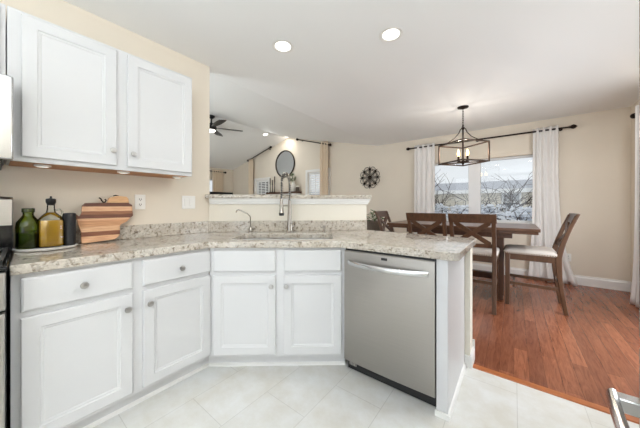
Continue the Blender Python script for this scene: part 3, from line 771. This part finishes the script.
# ------------------------------------------------------------------ dining set
def leg_sweep(mb, x0, x1, path):  # path: (y_front, y_back, z)
    v = []
    for yf, yb, z in path: v += [(x0, yb, z), (x1, yb, z), (x1, yf, z), (x0, yf, z)]
    f = [(i * 4 + k, i * 4 + (k + 1) % 4, (i + 1) * 4 + (k + 1) % 4, (i + 1) * 4 + k) for i in range(len(path) - 1) for k in range(4)] + [(3, 2, 1, 0), tuple(range(len(path) * 4 - 4, len(path) * 4))]
    return mb.add(v, f)
def back_y(z): return .055 - .145 * max(0, (z - .6) / .475) ** 1.3
def make_chair(label):
    t = thing('dining_chair', label, 'chair', (0, 0, 0), 0, 'counter-height chairs around the dining table')
    for sx in (-1, 1):
        xa, xb = (sx * .222, sx * .182)
        pth = []
        for z in (0, .1, .2, .3, .4, .5, .6, .68, .76, .84, .92, 1.0, 1.06):
            y = .058 * math.sin(min(z, .6) / .6 * PI / 2) if z < .6 else back_y(z) + .003
            th = .036 + .016 * math.exp(-((z - .58) / .22) ** 2)
            pth.append((y + th / 2, y - th / 2, z))
        leg_sweep(MB(), min(xa, xb), max(xa, xb), pth).build('leg', 'midwood', t, .004)
        xa, xb = sorted((sx * .222, sx * .176))
        leg_sweep(MB(), xa, xb, [(.52, .484, 0), (.525, .478, .61)]).build('leg', 'midwood', t, .004)
        MB().box(*sorted((sx * .212, sx * .190)), .06, .49, .24, .275).build('stretcher', 'midwood', t, .003)
    MB().box(-.19, .19, .43, .452, .21, .238).build('stretcher', 'midwood', t, .003)
    MB().box(-.185, .185, .035, .055, .30, .335).build('stretcher', 'midwood', t, .003)
    MB().box(-.218, .218, .07, .522, .535, .608).build('apron', 'midwood', t, .004)
    cu = MB(); n = 28; v = []
    for (ins, z) in ((0.0, .606), (-.006, .618), (-.006, .635), (.004, .650), (.03, .661), (.09, .667)):
        v += [(x, y, z) for x, y in rrect(-.226 + ins, .226 - ins, .066 + ins, .53 - ins, .035 if ins < .05 else .03, 6)]
    k_ = 28
    f = [(i * k_ + k, i * k_ + (k + 1) % k_, (i + 1) * k_ + (k + 1) % k_, (i + 1) * k_ + k) for i in range(5) for k in range(k_)] + [tuple(range(k_ - 1, -1, -1)), tuple(range(5 * k_, 6 * k_))]
    cush = cu.add(v, f).build('seat_cushion', 'linen', t)
    nh = MB()
    rr = rrect(-.233, .233, .059, .537, .035, 4); rr.append(rr[0])
    for p in resample([(x, y, 0) for x, y in rr], 84)[:-1]: nh.ball((p.x, p.y, .616), .0065, 6, 4)
    nh.build('nailhead_trim', 'nail', cush)
    # back
    def curved(x0, x1, zlo, zhi, th, name):
        mb = MB(); v = []; N = 10
        for i in range(N + 1):
            x = x0 + (x1 - x0) * i / N; bow = -.018 * (1 - (2 * i / N - 1) ** 2)
            for z in (zlo, zhi):
                y = back_y(z) + bow; v += [(x, y - th / 2, z), (x, y + th / 2, z)]
        f = []
        for i in range(N):
            a, b = i * 4, (i + 1) * 4
            f += [(a, b, b + 2, a + 2), (a + 1, a + 3, b + 3, b + 1), (a, a + 1, b + 1, b), (a + 2, b + 2, b + 3, a + 3)]
        f += [(0, 2, 3, 1), (N * 4, N * 4 + 1, N * 4 + 3, N * 4 + 2)]
        return mb.add(v, f).build(name, 'midwood', t, .004)
    curved(-.228, .228, .975, 1.075, .03, 'top_rail')
    curved(-.182, .182, .70, .745, .022, 'lower_rail')
    for sg in (-1, 1):
        mb = MB(); v = []; N = 8; W = .05
        for i in range(N + 1):
            s = i / N; x = sg * (-.175 + .35 * s); zc = .735 + .25 * s; bow = -.018 * (1 - (2 * s - 1) ** 2)
            for dz in (-W / 2 * 1.2, W / 2 * 1.2):
                y = back_y(zc + dz) + bow + sg * .001; v += [(x, y - .011, zc + dz), (x, y + .011, zc + dz)]
        f = []
        for i in range(N):
            a, b = i * 4, (i + 1) * 4
            f += [(a, b, b + 2, a + 2), (a + 1, a + 3, b + 3, b + 1), (a, a + 1, b + 1, b), (a + 2, b + 2, b + 3, a + 3)]
        f += [(0, 2, 3, 1), (N * 4, N * 4 + 1, N * 4 + 3, N * 4 + 2)]
        mb.add(v, f).build('cross_brace', 'midwood', t, .003)
    return t
ch = make_chair('X-back dining chair with its back to the counter, in front of the window mullion')
ch.location = (-.37, 3.265, 0)
dup(ch, (-.85, 3.265, 0), 0, 'X-back dining chair with its back to the counter, farther from the side-on chair')
dup(ch, (.44, 3.925, 0), PI / 2, 'X-back dining chair standing side-on at the free end of the table')
dup(ch, (-1.66, 3.93, 0), -PI / 2, 'X-back dining chair at the far end of the table beside the plant')

tb = thing('dining_table', 'dark walnut counter-height dining table in front of the window', 'table', (-.615, 3.93, 0))
MB().box(-.835, .28, -.475, .475, .885, .918).box(.284, .835, -.475, .475, .885, .918).build('table_top', 'tablewood', tb, .004)
MB().box(-.82, .82, -.455, .455, .855, .884).build('table_edge', 'tablewood', tb, .003)
MB().box(-.60, .60, -.33, .33, .79, .855).build('apron', 'darkwood', tb, .003)
for sx in (-.46, .46):
    for sy in (-.07, .10):
        MB().box(sx - .055, sx + .055, sy - .055, sy + .055, .06, .79).build('leg', 'darkwood', tb, .005)
    MB().box(sx - .05, sx + .05, -.12, .15, 0, .06).build('foot', 'darkwood', tb, .006)
MB().box(-.405, .405, -.02, .05, .22, .30).build('stretcher', 'darkwood', tb, .004)

# plant in a basket beside the far end of the table
pb = thing('potted_plant', 'trailing green plant in a dark basket beyond the far table end', 'plant', (-2.24, 4.6, 0))
MB().box(-.16, .16, -.16, .16, 0, .62).build('plant_stand', 'darkwood', pb, .006)
MB().lathe([(.14, .62), (.19, .66), (.20, .83), (.19, .86), (.17, .85), (.0, .83)], n=20).build('basket', 'wicker', pb)
lf = MB()
def leaf(mb, p, d, L, W):
    p = Vector(p); d = Vector(d).normalized(); s = d.cross(Vector((0, 0, 1)));
    s = s.normalized() if s.length > 1e-3 else Vector((1, 0, 0)); u = s.cross(d)
    v = [p, p + d * L * .35 + s * W + u * .006, p + d * L * .75 + s * W * .7, p + d * L - u * .01, p + d * L * .75 - s * W * .7, p + d * L * .35 - s * W + u * .006]
    mb.add(v, [(0, 1, 2, 3), (0, 3, 4, 5)])
for k in range(60):
    a = random.uniform(0, 2 * PI); r = random.uniform(.02, .17); z = .86 + random.uniform(0, .24) * (1 - r / .22)
    leaf(lf, (.06 + r * math.cos(a), r * math.sin(a), z), (math.cos(a), math.sin(a), random.uniform(-.5, .8)), random.uniform(.06, .11), random.uniform(.018, .03))
lf.build('foliage', 'leaf', pb)
st = MB()
for k in range(14):
    a = 2 * PI * k / 14; st.tube([(.06, 0, .83), (.06 + .05 * math.cos(a), .05 * math.sin(a), .98), (.06 + .13 * math.cos(a), .13 * math.sin(a), 1.0 + .05 * math.sin(3 * a))], .003, 4)
st.build('stems', 'leaf', pb)

# ------------------------------------------------------------------ chandelier
cd = thing('chandelier', 'square open-cage dark metal chandelier with candle bulbs over the dining table', 'chandelier', (-.547, 3.882, 0), -math.radians(37))
MB().lathe([(.068, 2.5), (.066, 2.488), (.02, 2.475), (.012, 2.47)], n=28).build('canopy', 'bronze', cd)
chn = MB()
for k in range(8):
    z = 2.465 - k * .029; a = 0 if k % 2 else PI / 2
    chn.tube([(.010 * math.cos(t) * math.cos(a), .010 * math.cos(t) * math.sin(a), z - .016 + .02 * math.sin(t)) for t in [2 * PI * j / 10 for j in range(11)]], .0028, 5)
chn.build('chain', 'bronze', cd)
MB().lathe([(.004, 2.255), (.014, 2.245), (.008, 2.23), (.024, 2.215), (.024, 2.205), (.010, 2.19), (.010, 1.785), (.018, 1.775), (.018, 1.735), (.006, 1.715)], n=16).build('stem', 'bronze', cd)
hx, hy, zb_, zt = .208, .208, 1.745, 2.0
fm = MB()
for z in (zb_, zt):
    for a, b in (((-hx, -hy), (hx, -hy)), ((hx, -hy), (hx, hy)), ((hx, hy), (-hx, hy)), ((-hx, hy), (-hx, -hy))): fm.bar((*a, z), (*b, z), .016, .016)
for sx in (-1, 1):
    for sy in (-1, 1): fm.bar((sx * hx, sy * hy, zb_ - .008), (sx * hx, sy * hy, zt + .008), .016, .016, (1, 0, 0))
fm.bar((-hx, -hy, zb_), (hx, hy, zb_), .012, .012)
fm.build('cage_frame', 'iron', cd, .002)
for sx in (-1, 1):
    for sy in (-1, 1):
        MB().tube([(sx * .02, sy * .02, 2.205), (sx * .035, sy * .035, 2.15), (sx * .07, sy * .07, 2.09), (sx * .13, sy * .13, 2.035), (sx * hx, sy * hy, zt)], .006, 6).build('arm', 'bronze', cd)
for sx, sy in ((.075, 0), (-.075, 0), (0, .075), (0, -.075)):
    c_ = MB().tube([(0, 0, 1.76), (sx, sy, 1.757)], .006, 6).lathe([(.022, 1.76), (.022, 1.767), (.013, 1.769), (.013, 1.83)], (sx, sy, 0), n=12).build('candle_socket', 'bronze', cd)
    MB().lathe([(.009, 1.831), (.015, 1.85), (.016, 1.865), (.010, 1.895), (.003, 1.913)], (sx, sy, 0), n=12).build('bulb', 'bulb', c_)
    l = bpy.data.lights.new('bulb_lamp', 'POINT'); l.energy = 1.8; l.color = (1, .92, .82); l.shadow_soft_size = 0
    lo = bpy.data.objects.new('bulb_lamp', l); COL.objects.link(lo); lo.parent = cd; lo.location = (sx * 1.0, sy * 1.0, 1.925)

# ------------------------------------------------------------------ curtains and rods
def curtain_mesh(axis, pos, x0t, x1t, x0b, x1b, ztop, zbot, waves, amp, m, seed=0, flare=0.0, fl_pow=3):
    rnd = random.Random(seed); NX, NZ = waves * 12, 30; v = []
    ph = [rnd.uniform(-.4, .4) for _ in range(waves + 2)]
    for j in range(NZ + 1):
        s = j / NZ; z = ztop + (zbot - ztop) * s
        e = s ** fl_pow
        xa, xb = x0t + (x0b - x0t) * e, x1t + (x1b - x1t) * e
        for i in range(NX + 1):
            q = i / NX; w_ = q * waves * 2 * PI
            a_ = amp * (1 + .25 * math.sin(q * 9 + seed) * s)
            off = a_ * math.sin(w_ + ph[int(q * waves)] * s * .7) + flare * s ** 6 * math.sin(q * 14 + seed) - .015 * s
            xx = xa + (xb - xa) * q + .008 * s * math.sin(w_ * 1.7 + seed)
            v.append((xx, pos + off, z) if axis == 'x' else (pos + off, xx, z))
    f = [(j * (NX + 1) + i, j * (NX + 1) + i + 1, (j + 1) * (NX + 1) + i + 1, (j + 1) * (NX + 1) + i) for j in range(NZ) for i in range(NX)]
    o = MB().add(v, f).build('curtain', m, None, angle=180)
    s = o.modifiers.new('cloth', 'SOLIDIFY'); s.thickness = .0012
    return o
def rod(name, label, p, q, r=.0125, brackets=(), finial='ball', off=Vector((0, .08, 0)), both=True):
    p, q = Vector(p), Vector(q); o = thing(name, label, 'curtain rod', p)
    d = (q - p).normalized(); L = (q - p).length
    MB().tube([(0, 0, 0), d * L], r, 12).build('pole', 'bronze', o)
    for e, s in ((Vector((0, 0, 0)), -1), (d * L, 1)):
        if not both and s == -1: continue
        MB().lathe([(r * 1.0, 0), (r * 1.7, .004), (r * 1.2, .012), (r * 2.2, .03), (r * 2.6, .05), (r * 1.8, .07), (r * .5, .088)], e, d * s, 14).build('finial', 'bronze', o)
    for t in brackets:
        c = d * (L * t); MB().tube([c + Vector((0, 0, -.0)), c + off * .96], .008, 8).lathe([(.024, 0), (.024, .006)], c + off * .96, off, 12).build('bracket', 'bronze', o)
    return o
ROD_Y = WY - .085
rod('curtain_rod', 'dark bronze curtain rod across the dining window wall', (-1.665, ROD_Y, 2.318), (.64, ROD_Y, 2.318), brackets=(.04, .5, .965))
tag(curtain_mesh('x', ROD_Y, -1.585, -1.20, -1.60, -1.20, 2.365, .012, 4, .024, 'curtain', 1), 'sheer white grommet curtain at the medallion side of the dining window', 'curtain', 'sheer dining window curtains')
tag(curtain_mesh('x', ROD_Y, .235, .53, .18, .74, 2.365, .012, 4, .024, 'curtain', 5, .03, 4), 'sheer white grommet curtain puddling behind the side-on dining chair', 'curtain', 'sheer dining window curtains')
rod('curtain_rod', 'dark curtain rod end on the side wall above the patio curtain', (RX - .1, 2.3, 2.25), (RX - .1, 4.68, 2.25), brackets=(.02, .5, .99), off=Vector((.095, 0, 0)))
tag(curtain_mesh('y', RX - .1, 4.62, 3.75, 4.66, 3.75, 2.32, .012, 8, .036, 'curtain', 3, .03, 4), 'white curtain puddling on the floor at the frame edge by the side wall', 'curtain')

# ------------------------------------------------------------------ wall medallion
md = thing('wall_medallion', 'round dark scrolled metal medallion on the beige far wall', 'wall decor', (-2.605, WY - .012, 1.80))
MB().lathe([(.05, -.010), (.05, 0), (.035, .010), (.015, .016)], (0, 0, 0), (0, -1, 0), 20).build('hub', 'bronze', md)
for k in range(8):
    a = PI / 4 * k; c_, s_ = math.cos(a), math.sin(a)
    mb = MB().tube([(c_ * .03, 0, s_ * .03), (c_ * .16, 0, s_ * .16)], .008, 6).tube([(c_ * .16, 0, s_ * .16), (c_ * .2, 0, s_ * .2), (c_ * .26, 0, s_ * .26)], [.007, .015, .003], 6)
    mb.build('spoke', 'bronze', md)
for k in range(8):
    a = PI / 4 * k + PI / 8
    mb = MB()
    for sg in (-1, 1):
        pts = []
        for j in range(17):
            t = j / 16; r = .06 + .19 * math.sin(t * PI * .5); da = sg * .33 * math.sin(t * PI) * (1 - .2 * t)
            pts.append((r * math.cos(a + da), 0, r * math.sin(a + da)))
        mb.tube(pts, .0055, 5)
        cx_, cz_ = .185 * math.cos(a + sg * .12), .185 * math.sin(a + sg * .12)
        mb.tube([(cx_ + (.028 - .0016 * j) * math.cos(a + sg * (j * .55 + 1)), 0, cz_ + (.028 - .0016 * j) * math.sin(a + sg * (j * .55 + 1))) for j in range(13)], .005, 5)
    mb.build('scroll', 'bronze', md)

# ------------------------------------------------------------------ added uplight fill lamps, unseen, put in to brighten the ceilings
def fill_uplight(x, y, label, watts, color=(.83, .925, 1)):
    t = thing('fill_uplight_lamp', label, 'fill lamp', (x, y, 0), 0, 'added uplight fill lamps')
    MB().lathe([(.14, 0), (.14, .015), (.02, .03)], n=24).build('base', 'bronze', t)
    MB().tube([(0, 0, .03), (0, 0, 1.69)], .012, 10).build('pole', 'bronze', t)
    MB().lathe([(.02, 1.67), (.09, 1.69), (.19, 1.745), (.205, 1.76), (.198, 1.76), (.18, 1.745), (.08, 1.70), (.0, 1.695)], n=28).build('lamp_shade', 'bronze', t)
    l = bpy.data.lights.new('uplight', 'AREA'); l.shape = 'DISK'; l.size = .36; l.energy = watts; l.color = color
    lo = bpy.data.objects.new('uplight', l); COL.objects.link(lo); lo.parent = t; lo.location = (0, 0, 1.758); lo.rotation_euler = (PI, 0, 0)
fill_uplight(.7, -1.1, 'added bronze uplight for fill, unseen on the tile behind the viewer', 120)
fill_uplight(1.0, 1.62, 'added bronze uplight for fill, unseen between the refrigerator and the patio door', 3)
fill_uplight(-3.6, -.6, 'added bronze uplight for fill, unseen in the living room behind the kitchen wall', 74, (.82, .93, 1))

# ------------------------------------------------------------------ living room beyond the bar
mr = thing('round_mirror', 'round dark-framed mirror on the gable wall above the mantel', 'mirror', (-5.34, WY - .002, 2.385))
MB().lathe([(.395, 0), (.40, .012), (.40, .03), (.375, .034), (.368, .02), (.365, 0)], (0, 0, 0), (0, -1, 0), 48).build('frame', 'bronze', mr)
MB().lathe([(.368, .0), (.368, .014)], (0, 0, 0), (0, -1, 0), 48).build('mirror_glass', 'mirror', mr)
mt = thing('fireplace_mantel', 'dark wooden mantel shelf under the round mirror', 'mantel', (-5.32, WY - .003, 0))
MB().box(-.63, .63, -.22, 0, 1.50, 1.55).build('shelf', 'darkwood', mt, .005)
for sx in (-1, 1): MB().box(sx * .52 - .08, sx * .52 + .08, -.18, 0, 0, 1.50).build('column', 'trim', mt, .005)
MB().box(-.44, .44, -.16, 0, 1.2, 1.50).build('frieze', 'trim', mt, .004)
MB().box(-.44, .44, -.05, 0, 0, 1.2).build('firebox', 'black', mt)
for k, (x, hgt) in enumerate(((-5.87, .44), (-5.77, .38), (-5.67, .48))):
    o = thing('candlestick', ('%s slim dark candlestick on the mantel, %s of three' % (('medium', 'short', 'tall')[k], ('farthest from the mirror', 'middle', 'nearest the mirror')[k])), 'candlestick', (x, WY - .12, 1.55), 0, 'candlesticks on the mantel')
    MB().lathe([(.045, 0), (.045, .008), (.014, .03), (.010, hgt * .5), (.014, hgt * .55), (.010, hgt * .62), (.024, hgt * .66)], n=12).build('stick', 'bronze', o)
    MB().lathe([(.016, hgt * .66), (.016, hgt)], n=10).build('candle', 'iron', o)
vs_ = thing('mantel_vase', 'white ceramic vase with green stems on the mantel', 'vase', (-4.90, WY - .12, 1.55))
MB().lathe([(.06, 0), (.09, .05), (.095, .12), (.06, .2), (.035, .25), (.042, .28), (.03, .27)], n=20).build('vase_body', 'ceramic', vs_)
lf = MB()
for k in range(26):
    a = random.uniform(0, 2 * PI); leaf(lf, (random.uniform(-.12, .03), random.uniform(-.05, .05), .28 + random.uniform(0, .22)), (math.cos(a), math.sin(a) * .5, random.uniform(-.2, .9)), .10, .03)
lf.tube([(0, 0, .2), (-.03, 0, .35), (-.08, 0, .5)], .004, 5).build('foliage', 'leaf', vs_)
jr = thing('mantel_jar', 'small grey lidded jar beside the vase on the mantel', 'jar', (-4.735, WY - .12, 1.55))
MB().lathe([(.05, 0), (.055, .02), (.05, .12)], n=16).build('jar_body', 'wicker', jr); MB().lathe([(.05, .12), (.04, .14), (.01, .16)], n=16).build('lid', 'ceramic', jr)

rod('curtain_rod', 'sloping dark rod following the ceiling above the farther gable window', (-6.95, WY - .09, 2.66), (-5.92, WY - .09, 2.93), .014, (.08, .92), off=Vector((0, .085, 0)))
rod('curtain_rod', 'sloping dark rod above the gable window nearer the medallion', (-4.74, WY - .09, 2.99), (-3.70, WY - .09, 2.70), .014, (.08, .92), off=Vector((0, .085, 0)))
tag(curtain_mesh('x', WY - .09, -6.98, -6.74, -7.0, -6.72, 2.68, .012, 3, .03, 'beigecurtain', 2), 'beige curtain beside the farther gable window under the sloping rod', 'curtain', 'beige living room curtains')
tag(curtain_mesh('x', WY - .09, -3.98, -3.72, -3.96, -3.66, 2.80, .012, 3, .03, 'beigecurtain', 4), 'beige curtain beside the gable window nearer the medallion', 'curtain', 'beige living room curtains')
rod('curtain_rod', 'short dark rod on the far side wall beyond the television', (LX + .09, 3.3, 2.30), (LX + .09, 4.85, 2.30), .014, (.1, .95), off=Vector((-.085, 0, 0)))
tag(curtain_mesh('y', LX + .09, 4.42, 4.82, 4.42, 4.82, 2.36, .012, 5, .035, 'beigecurtain', 6), 'beige curtain on the far side wall behind the television', 'curtain', 'beige living room curtains')
tv = thing('television', 'black flat television on a cabinet against the far side wall', 'television', (-7.62, 4.30, .62))
MB().box(-.02, .03, -.65, .68, .28, .98).build('screen_panel', 'black', tv, .004)
MB().box(-.10, .10, -.3, .3, 0, .02).box(-.02, .02, -.08, .08, .02, .30).build('stand', 'black', tv, .003)
mc = thing('media_cabinet', 'low dark cabinet under the television', 'cabinet', (-7.65, 4.30, 0))
MB().box(-.22, .22, -.8, .8, .05, .62).build('body', 'darkwood', mc, .005)
for yy in (-.6, .6): MB().box(-.18, .18, yy - .03, yy + .03, 0, .05).build('foot', 'darkwood', mc)

fn = thing('ceiling_fan', 'black five-blade ceiling fan with lamp hanging from the vaulted ridge', 'ceiling fan', (-5.23, 2.90, 0))
MB().lathe([(.075, 3.14), (.07, 3.09), (.03, 3.06)], n=20).build('canopy', 'black', fn)
MB().tube([(0, 0, 3.07), (0, 0, 2.93)], .014, 10).build('downrod', 'black', fn)
MB().lathe([(.03, 2.96), (.075, 2.93), (.105, 2.89), (.105, 2.84), (.08, 2.81)], n=24).build('motor', 'black', fn)
MB().lathe([(.078, 2.81), (.08, 2.79), (.05, 2.765), (.0, 2.76)], n=20).build('lamp_shade', 'fanlamp', fn)
for k in range(5):
    a = math.radians(62 + 72 * k); c_, s_ = math.cos(a), math.sin(a)
    mb = MB(); v = []
    for r, wd in ((.08, .035), (.16, .055), (.3, .08), (.5, .085), (.64, .075), (.66, .055)):
        for sg, zz in ((-1, -.012), (1, .012)):
            for th in (-.004, .004): v.append((r * c_ - sg * wd * s_, r * s_ + sg * wd * c_, 2.865 + zz + th))
    f = []
    for i in range(5):
        p, q = i * 4, i * 4 + 4
        f += [(p, q, q + 2, p + 2), (p + 1, p + 3, q + 3, q + 1), (p, p + 1, q + 1, q), (p + 2, q + 2, q + 3, p + 3)]
    f += [(0, 2, 3, 1), (20, 21, 23, 22)]
    mb.add(v, f).build('blade', 'black', fn)

# ------------------------------------------------------------------ outside
struct('ground_snow', MB().box(-30, 25, WY + .3, 40, -.75, -.55).box(RX + .3, 25, -8, WY + .3, -.75, -.55), 'snow')
nh = thing('neighbour_house', 'beige sided bungalow with a frosted grey roof beyond the snowy yard', 'house', (0, 18, -.68))
MB().box(-16, 7.5, 0, 7, 0, 2.72).build('siding_wall', 'siding', nh)
MB().prism_x([(-.45, 2.72), (3.5, 3.55), (7.45, 2.72), (7.45, 2.62), (-.45, 2.62)], -16.4, 7.9).build('roof', 'roof', nh)
MB().box(-16.4, 7.9, -.55, -.44, 2.56, 2.78).build('gutter', 'trim', nh)
for k, xx in enumerate((-.12, -8.5)):
    wf_ = MB(); win_frame(wf_, xx - .45, xx + .45, 1.52, 2.56, -.05, .09, .06); wf_.box(xx - .36, xx + .36, -.04, 0, 2.0, 2.06)
    o = wf_.build('window', 'trim', nh)
    MB().box(xx - .36, xx + .36, -.02, -.005, 1.6, 2.02).build('pane', 'darkpane', o); MB().box(xx - .36, xx + .36, -.02, -.005, 2.04, 2.48).build('pane', 'blind', o)
fe = thing('picket_fence', 'weathered grey picket fence in the snow outside the window', 'fence', (1.3, 10.4, -.58))
mb = MB()
for k in range(46): mb.prism_y([(-1.4 + k * .13, 0), (-1.31 + k * .13, 0), (-1.31 + k * .13, 1.42), (-1.355 + k * .13, 1.5), (-1.4 + k * .13, 1.42)], 0, .02)
mb.build('pickets', 'fence', fe); MB().box(-1.45, 4.7, .02, .06, .35, .44).box(-1.45, 4.7, .02, .06, 1.1, 1.19).build('rails', 'fence', fe)

def shrub(x, y, hgt, label, seed, spread=1.0, n0=8):
    rnd = random.Random(seed); t = thing('snowy_shrub', label, 'shrub', (x, y, -.56), 0, 'bare shrubs outside the window')
    br = MB(); sn = MB()
    def grow(p, d, L, r, lev):
        pts = [p]; q = p.copy(); dd = d.copy()
        for k in range(5):
            dd = (dd + Vector((rnd.uniform(-.28, .28), rnd.uniform(-.2, .2), rnd.uniform(-.14, .10)))).normalized(); q = q + dd * L / 5; pts.append(q.copy())
        br.tube(pts, [r, r * .95, r * .85, r * .75, r * .6, r * .45], 4)
        if lev < 3:
            for k in range((5, 4, 3)[lev]):
                i = rnd.randint(1, 5); nd = (dd + Vector((rnd.uniform(-1, 1), rnd.uniform(-.5, .5), rnd.uniform(-.4, .55)))).normalized()
                grow(pts[i], nd, L * rnd.uniform(.5, .75), max(r * .62, .006), lev + 1)
        for a, b in zip(pts[1:-1], pts[2:]):
            m = (a + b) / 2
            if m.z < hgt * .63 and m.z > .35 * hgt and rnd.random() < (.5 if lev < 3 else .22):
                w = rnd.uniform(.03, .07); u = (b - a) * .5
                for e in (-.5, 0, .5): sn.ball(m + u * e + Vector((rnd.uniform(-.02, .02), 0, r + w * .25)), w * rnd.uniform(.7, 1.2), 7, 4, (1.3, 1, .55))
    for k in range(n0):
        a = 2 * PI * k / n0 + rnd.uniform(-.4, .4); grow(Vector((.1 * math.cos(a), .1 * math.sin(a), 0)), Vector((.62 * spread * math.cos(a), .25 * math.sin(a), 1)).normalized(), hgt * rnd.uniform(.45, .6), .024, 0)
    br.build('branches', 'bark', t)
    s_ = sn.build('snow_load', 'snow', t); s_['kind'] = 'stuff'
    return t
shrub(-3.1, 8.7, 2.5, 'bare shrub outside the window edge next to the curtain on the medallion side', 11, 1.0, 5)
shrub(-1.75, 8.2, 2.7, 'bare snow-laden shrub seen through the window under the chandelier', 12, 1.1, 6)
shrub(-.55, 8.9, 2.7, 'bare snow-laden shrub seen beside the window mullion', 13, 1.1, 6)
shrub(.35, 7.9, 2.0, 'low bare shrub with snow in front of the picket fence', 14, 1.0, 4)
